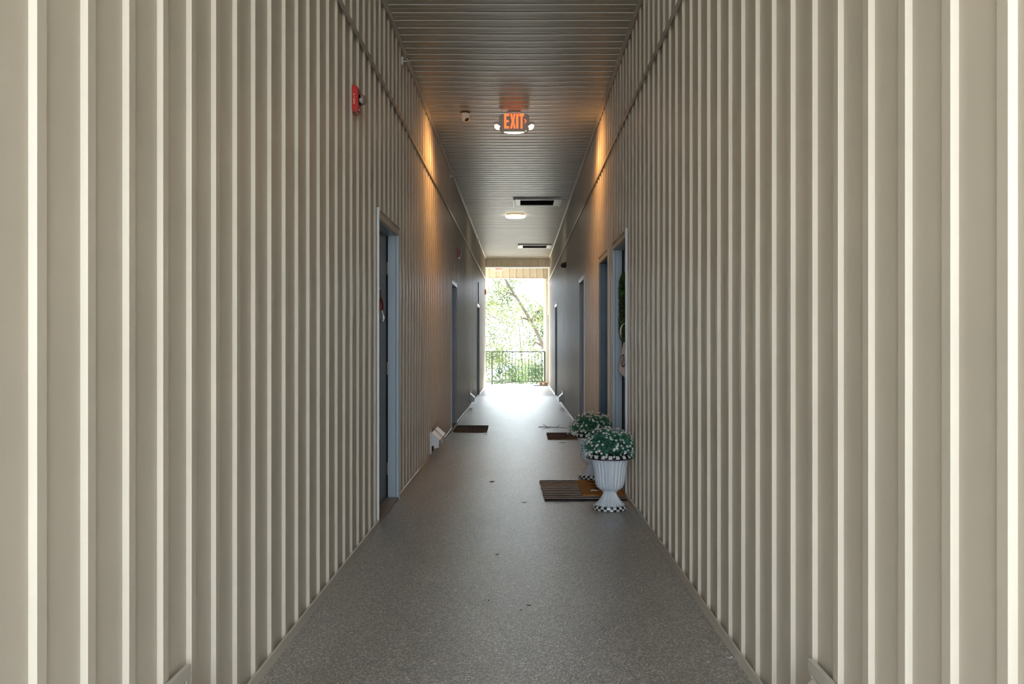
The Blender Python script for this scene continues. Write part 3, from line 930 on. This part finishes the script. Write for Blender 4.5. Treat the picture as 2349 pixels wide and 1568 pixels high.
def plain_mat(x0, x1, y0, y1, m, lab, name='doormat', h=0.022, rag=0.0035):
    c = thing(name, ((x0 + x1) / 2, (y0 + y1) / 2, 0), lab, 'doormat')
    r = np.random.default_rng(int(y0 * 10))
    pts = []
    k = 16
    for i in range(k): pts.append((x0 + (x1 - x0) * i / k, y0 + r.normal(0, rag)))
    for i in range(k): pts.append((x1 + r.normal(0, rag), y0 + (y1 - y0) * i / k))
    for i in range(k): pts.append((x1 - (x1 - x0) * i / k, y1 + r.normal(0, rag)))
    for i in range(k): pts.append((x0 + r.normal(0, rag), y1 - (y1 - y0) * i / k))
    MB().prism(pts, 'z', 0.0005, h).build('pile', m, c)
    return c
plain_mat(-0.935, -0.462, 12.32, 13.10, M['coir_dark'], 'worn dark brown doormat before the second left door')
plain_mat(0.378, 0.85, 11.42, 12.04, M['coir_dark'], 'dark brown doormat behind the flower urns on the right', rag=0.003)
plain_mat(0.42, 0.85, 25.62, 26.25, M['mat_grey'], 'thin grey doormat under the parcel near the railing', h=0.012, rag=0.002)

# parcel on the grey mat
pb = thing('parcel', (0.72, 26.0, 0.012), 'brown cardboard parcel with white label near the railing', 'box')
box('carton', M['cardboard'], pb, 0.605, 0.845, 25.86, 26.14, 0.0125, 0.098, bevel=0.003)
box('shipping_label', M['paper'], pb, 0.68, 0.745, 25.8585, 25.8605, 0.035, 0.085)
box('tape', M['coir'], pb, 0.604, 0.846, 25.97, 26.03, 0.0975, 0.0985)

# ------------------------------------------------------------------ wreath and towel on the nearest right door
LX = XR + 0.0905
wc_y, wc_z = 7.60, 1.57
wr = thing('boxwood_wreath', (LX, wc_y, wc_z), 'square green boxwood wreath hanging on the nearest right door', 'wreath')
ring = []
for t in np.linspace(0, 2 * PI, 49):
    c, s_ = math.cos(t), math.sin(t)
    e = 2 / 4.2
    ring.append((LX - 0.036, wc_y + math.copysign(abs(c) ** e, c) * 0.245, wc_z + math.copysign(abs(s_) ** e, s_) * 0.245))
MB().tube(ring, 0.026, 8, cap=False).build('core', M['soil'], wr)
r = np.random.default_rng(4)
ring_np = np.array(ring[:-1])
idx = r.integers(0, len(ring_np), 9500)
fr_ = r.uniform(0, 1, 9500)[:, None]
p = ring_np[idx] * (1 - fr_) + ring_np[(idx + 1) % len(ring_np)] * fr_
d = r.normal(0, 1, (9500, 3))
tan = ring_np[(idx + 1) % len(ring_np)] - ring_np[idx]
tan /= np.linalg.norm(tan, axis=1)[:, None]
d -= tan * np.sum(d * tan, 1)[:, None]
d /= np.linalg.norm(d, axis=1)[:, None]
p = p + d * r.uniform(0.038, 0.066, 9500)[:, None] * np.array([0.5, 1, 1])
p[:, 0] = np.minimum(p[:, 0], LX - 0.004)
v, f = leaf_cards(p, d, 0.014, 0.6, 0.6, 9)
o = cards_object('leaves', v, f, M['box_leaf'], wr)
o['kind'] = 'stuff'

tw = thing('tea_towel', (LX, wc_y + 0.06, 1.30), 'white tea towel with navy crest hanging from the green wreath', 'towel')
# loop over the lower limb of the wreath
mb = MB()
vs, fs_ = [], []
for i in range(21):
    t = -PI * 0.75 + 1.5 * PI * i / 20
    hw_ = 0.030 + 0.016 * math.cos(t)
    for k in range(6):
        u = k / 5 - 0.5
        vs.append((0.944 - (0.044 + 0.006 * math.cos(u * PI)) * math.cos(t), 7.73 + u * 2 * hw_, 1.352 + 0.074 * math.sin(t) + 0.002 * math.sin(i + k)))
for i in range(20):
    for k in range(5):
        fs_.append((i * 6 + k, i * 6 + k + 1, (i + 1) * 6 + k + 1, (i + 1) * 6 + k))
o = mb.add(vs, fs_).build('loop', M['cloth'], tw, smooth=True)
sm = o.modifiers.new('thickness', 'SOLIDIFY'); sm.thickness = 0.003
# hanging tail, turned a little towards the front entrance
def tail(u, t, off=0.0):
    a = Vector((0.932 - 0.047 * t, 7.76 + 0.06 * t, 1.285 - 0.275 * t))
    b = Vector((0.944 + 0.008 * t, 7.71 - 0.24 * t, 1.280 - 0.385 * t))
    p = a.lerp(b, u)
    nrm = Vector((-0.9, -0.42, 0.05))
    return p + nrm * (0.004 * math.sin(u * 9.0) * t + off)
vs, fs_ = [], []
nu, nv = 13, 16
for j in range(nv):
    for i in range(nu):
        vs.append(tail(i / (nu - 1), j / (nv - 1)))
for j in range(nv - 1):
    for i in range(nu - 1):
        a = j * nu + i
        fs_.append((a, a + nu, a + nu + 1, a + 1))
o = MB().add(vs, fs_).build('tail', M['cloth'], tw, smooth=True, angle=80)
sm = o.modifiers.new('thickness', 'SOLIDIFY'); sm.thickness = 0.003; sm.offset = -1
# crest print: scalloped oval frame round a slanted monogram stroke, a thin layer on the tail
def cr(x_, z_):
    return tail(0.37 + x_ * 0.27, 0.585 - z_ * 0.165, 0.0035)
mb = MB()
K = 64
for r0, r1, scal in ((0.78, 0.96, 0.06), (0.58, 0.66, 0.0)):
    vs, fs_ = [], []
    for k in range(K):
        t = 2 * PI * k / K
        for rad in (r0, r1 + scal * math.cos(t * 14) + (0.10 if scal and abs(math.sin(t)) > 0.93 else 0)):
            vs.append(cr(rad * math.cos(t), rad * math.sin(t)))
    for k in range(K):
        a, b = 2 * k, 2 * ((k + 1) % K)
        fs_.append((a, a + 1, b + 1, b))
    mb.add(vs, fs_)
for q in ([(-0.20, -0.42), (0.05, -0.42), (0.20, 0.42), (-0.05, 0.42)], [(-0.32, -0.46), (0.20, -0.46), (0.20, -0.36), (-0.32, -0.36)], [(-0.18, 0.36), (0.32, 0.36), (0.32, 0.46), (-0.18, 0.46)]):
    mb.add([cr(*p_) for p_ in q], [(0, 1, 2, 3)])
mb.build('crest', M['navy_print'], tw)

# ------------------------------------------------------------------ bulb ornament on the nearest left door
BX, BY = -XL - 0.055, 6.47
bo = thing('bulb_ornament', (BX, BY, 1.40), 'clear light bulb in a dark red socket hanging on the left door', 'ornament')
MB().box(-XL - 0.090, BX - 0.004, BY - 0.008, BY + 0.008, 1.645, 1.668).build('hook', M['brass'], bo, bevel=0.002)
MB().tube([(BX, BY, 1.60), (BX, BY, 1.655)], 0.0022, 6).build('cord', M['black'], bo)
MB().lathe([(0.0045, 1.608), (0.006, 1.590), (0.010, 1.575), (0.016, 1.562), (0.019, 1.550), (0.019, 1.502), (0.016, 1.499)], 20, (BX, BY, 0)).build('socket', M['socket_red'], bo, smooth=True)
MB().lathe([(0.013, 1.500), (0.016, 1.485), (0.024, 1.465), (0.030, 1.445), (0.029, 1.428), (0.020, 1.412), (0.0, 1.406)], 24, (BX, BY, 0)).build('glass_bulb', M['glass'], bo, smooth=True)
MB().tube([(BX, BY, 1.498), (BX, BY, 1.46), (BX + 0.008, BY, 1.448), (BX - 0.006, BY + 0.004, 1.440), (BX + 0.004, BY, 1.452)], 0.0022, 6).build('filament', M['filament'], bo)

# ------------------------------------------------------------------ litter on the floor
def twig(x, y, segs, lab):
    o = MB()
    for (x0, y0, x1, y1, r0) in segs:
        o.tube([(x0, y0, r0 + 0.001), ((x0 + x1) / 2, (y0 + y1) / 2 + 0.01, r0 + 0.006), (x1, y1, r0 + 0.001)], [r0, r0 * 0.8, r0 * 0.4], 6)
    t = o.build('twig', M['twig'])
    tag(t, lab, 'twig')
twig(0.5, 13.0, [(0.29, 13.02, 0.72, 12.82, 0.006), (0.42, 12.96, 0.36, 13.5, 0.004), (0.55, 12.9, 0.62, 13.32, 0.004), (0.46, 12.94, 0.33, 12.62, 0.003)],
     'dry branching twig on the floor beyond the right brown doormat')
def scrap(x, y, ln, wd, rot, m, lab, name='dry_leaf', cat='leaf', h=0.004):
    pts = []
    for k in range(9):
        t = k / 8
        pts.append((ln * (t - 0.5), wd * math.sin(PI * t) ** 0.8))
    top = [(u, v) for u, v in pts]
    bot = [(u, -v) for u, v in pts[1:-1]][::-1]
    poly = top + bot
    c, s_ = math.cos(rot), math.sin(rot)
    mb = MB().prism([(x + u * c - v * s_, y + u * s_ + v * c) for u, v in poly], 'z', 0.0005, 0.0022)
    for i, p_ in enumerate(mb.v):
        d = math.hypot(p_[0] - x, p_[1] - y)
        mb.v[i] = (p_[0], p_[1], p_[2] + h * (d / ln) ** 2 * 2)
    tag(mb.build(name, m), lab, cat)
scrap(-0.13, 5.17, 0.024, 0.005, 0.2, M['dead_leaf'], 'dark leaf scrap on the floor left of centre, before the urns')
scrap(0.046, 4.16, 0.026, 0.006, 0.1, M['dead_leaf'], 'largest dark leaf scrap in the middle of the near floor')
scrap(0.008, 4.09, 0.012, 0.004, 0.7, M['dead_leaf'], 'tiny dark scrap just nearer than the large leaf scrap')
scrap(-0.148, 4.24, 0.012, 0.004, 1.2, M['dead_leaf'], 'tiny dark scrap left of the large leaf scrap')
scrap(0.038, 6.86, 0.05, 0.006, 0.1, M['dead_leaf'], 'thin dark leaf scrap left of the striped rug corner')
scrap(-0.245, 7.9, 0.05, 0.016, 0.4, M['dead_leaf'], 'dark leaf scrap on the left floor opposite the urns')
scrap(0.545, 11.0, 0.09, 0.02, 0.3, M['twig'], 'dark curled leaf just in front of the right brown doormat')
scrap(-0.46, 12.0, 0.05, 0.016, -0.3, M['dead_leaf'], 'dark leaf scrap in front of the left brown doormat')
scrap(0.295, 6.87, 0.030, 0.010, 0.3, M['scrap_teal'], 'pale teal scrap at the near edge of the striped rug', 'paper_scrap', 'scrap', h=0.012)

def fluff(x, y, r0, lab):
    rr = np.random.default_rng(int(x * 1000 + y * 100))
    mb = MB()
    for k in range(7):
        a, b = rr.normal(0, r0 * 0.5, 2)
        q = r0 * rr.uniform(0.25, 0.5)
        mb.lathe([(q * 0.7, 0.0), (q, q * 0.3), (q * 0.6, q * 0.8), (0, q)], 7, (x + a, y + b, 0.0005))
    tag(mb.build('fluff', M['fluff']), lab, 'fluff')
fluff(0.838, 3.47, 0.008, 'white fluff tuft against the right base trim, lower right')
fluff(0.743, 3.42, 0.006, 'faint white fluff speck left of the right tuft')
def lint(x, y, z, ln, lab):
    mb = MB().tube([(x - ln / 2, y, z), (x - ln / 6, y + 0.012, z + 0.001), (x + ln / 6, y + 0.004, z + 0.001), (x + ln / 2, y + 0.01, z)], [0.003, 0.006, 0.005, 0.002], 6)
    tag(mb.build('lint', M['fluff']), lab, 'lint')
lint(0.63, 7.27, 0.025, 0.07, 'white lint strip on the tan coir doormat')

# ------------------------------------------------------------------ trees beyond the railing
def tree(x, y, h, path, crown, nleaf, size, m, lab, seed):
    t = thing('tree', (x, y, -3.0), lab, 'tree', 'leafy trees beyond the railing')
    r = np.random.default_rng(seed)
    MB().tube(path, [0.10 * (1 - 0.75 * k / (len(path) - 1)) for k in range(len(path))], 9).build('trunk', M['bark'], t, smooth=True)
    pts = [Vector(p) for p in path]
    cl = []
    for k, (bx, by, bz, sp) in enumerate(crown):
        a = min(pts[1:], key=lambda q: (q - Vector((bx, by, bz))).length + max(0, q.z - bz) * 1.5)
        b = Vector((bx, by, bz))
        mid = (a + b) / 2 + Vector((r.normal(0, 0.15), r.normal(0, 0.15), 0.25))
        MB().tube([a, mid, b], [0.055, 0.035, 0.010], 6).build('branch', M['bark'], t, smooth=True)
        cl.append((b, sp))
    w = np.array([sp ** 2 for _, sp in cl]); w /= w.sum()
    ids = r.choice(len(cl), nleaf, p=w)
    base = np.array([tuple(b) for b, _ in cl])[ids]
    spn = np.array([sp for _, sp in cl])[ids][:, None]
    d = r.normal(0, 1, (nleaf, 3)); d /= np.linalg.norm(d, axis=1)[:, None]
    rad = r.uniform(0.15, 1.0, (nleaf, 1)) ** 0.5
    # leaves sit in small sprays
    p = base + d * rad * spn * np.array([1, 1, 0.8]) 
    spray = p[r.integers(0, nleaf, nleaf // 14)]
    p = spray[r.integers(0, len(spray), nleaf)] + r.normal(0, 0.15, (nleaf, 3)) * np.array([1, 1, 0.8])
    v, f = leaf_cards(p, d * 0.4 + np.array([0.1, -0.3, 0.6]), size, 0.7, 0.55, seed)
    o = cards_object('foliage', v, f, m, t)
    o['kind'] = 'stuff'

def crown(cx, cy, cz, rx, ry, rz, k, seed, sp=(0.7, 1.2)):
    r = np.random.default_rng(seed)
    out = []
    for _ in range(k):
        d = r.normal(0, 1, 3); d /= np.linalg.norm(d); d *= r.uniform(0.35, 1.0)
        out.append((cx + d[0] * rx, cy + d[1] * ry, cz + d[2] * rz, r.uniform(*sp)))
    return out
tree(1.7, 33.0, 9, [(1.7, 33, -3.0), (1.5, 33, -0.6), (0.95, 33, 1.1), (0.45, 33, 2.1), (-0.1, 33, 3.0), (-0.6, 33.1, 3.8), (-1.2, 33.2, 5.2)],
     crown(0.3, 33.4, 3.2, 2.6, 1.2, 3.2, 12, 1, (0.5, 0.9)), 9000, 0.09, M['tree_leaf'], 'nearest leafy tree with a leaning trunk beyond the railing', 21)
tree(-2.6, 39.0, 9, [(-2.6, 39, -3.0), (-2.5, 39, 0), (-2.3, 39.1, 2.5), (-2.0, 39.2, 5.0), (-2.0, 39.2, 6.5)],
     crown(-1.6, 39, 1.8, 2.0, 1.6, 4.0, 14, 2, (0.6, 1.1)), 7500, 0.10, M['tree_leaf'], 'pale leafy tree left of the leaning tree beyond the railing', 22)
tree(3.0, 45.0, 9, [(3.0,  45, -3.0), (2.8,  45, 0), (2.5, 45.1, 2.5), (2.3, 45.2, 5.5)],
     crown(1.9,  45, 1.2, 1.7, 1.6, 3.2, 15, 3, (0.6, 1.0)), 9500, 0.11, M['tree_leaf_dark'], 'deeper green tree right of the leaning tree beyond the railing', 23)
tree(0.2, 52.0, 7, [(0.2, 52, -3.0), (0.2, 52, -1.0), (0.1, 52, 1.0), (0.0, 52, 2.2)],
     crown(0.0, 52, -0.9, 3.4, 1.5, 1.6, 14, 4, (0.6, 1.0)), 9000, 0.13, M['tree_leaf_dark'], 'low bushy tree farthest back behind the railing balusters', 24)
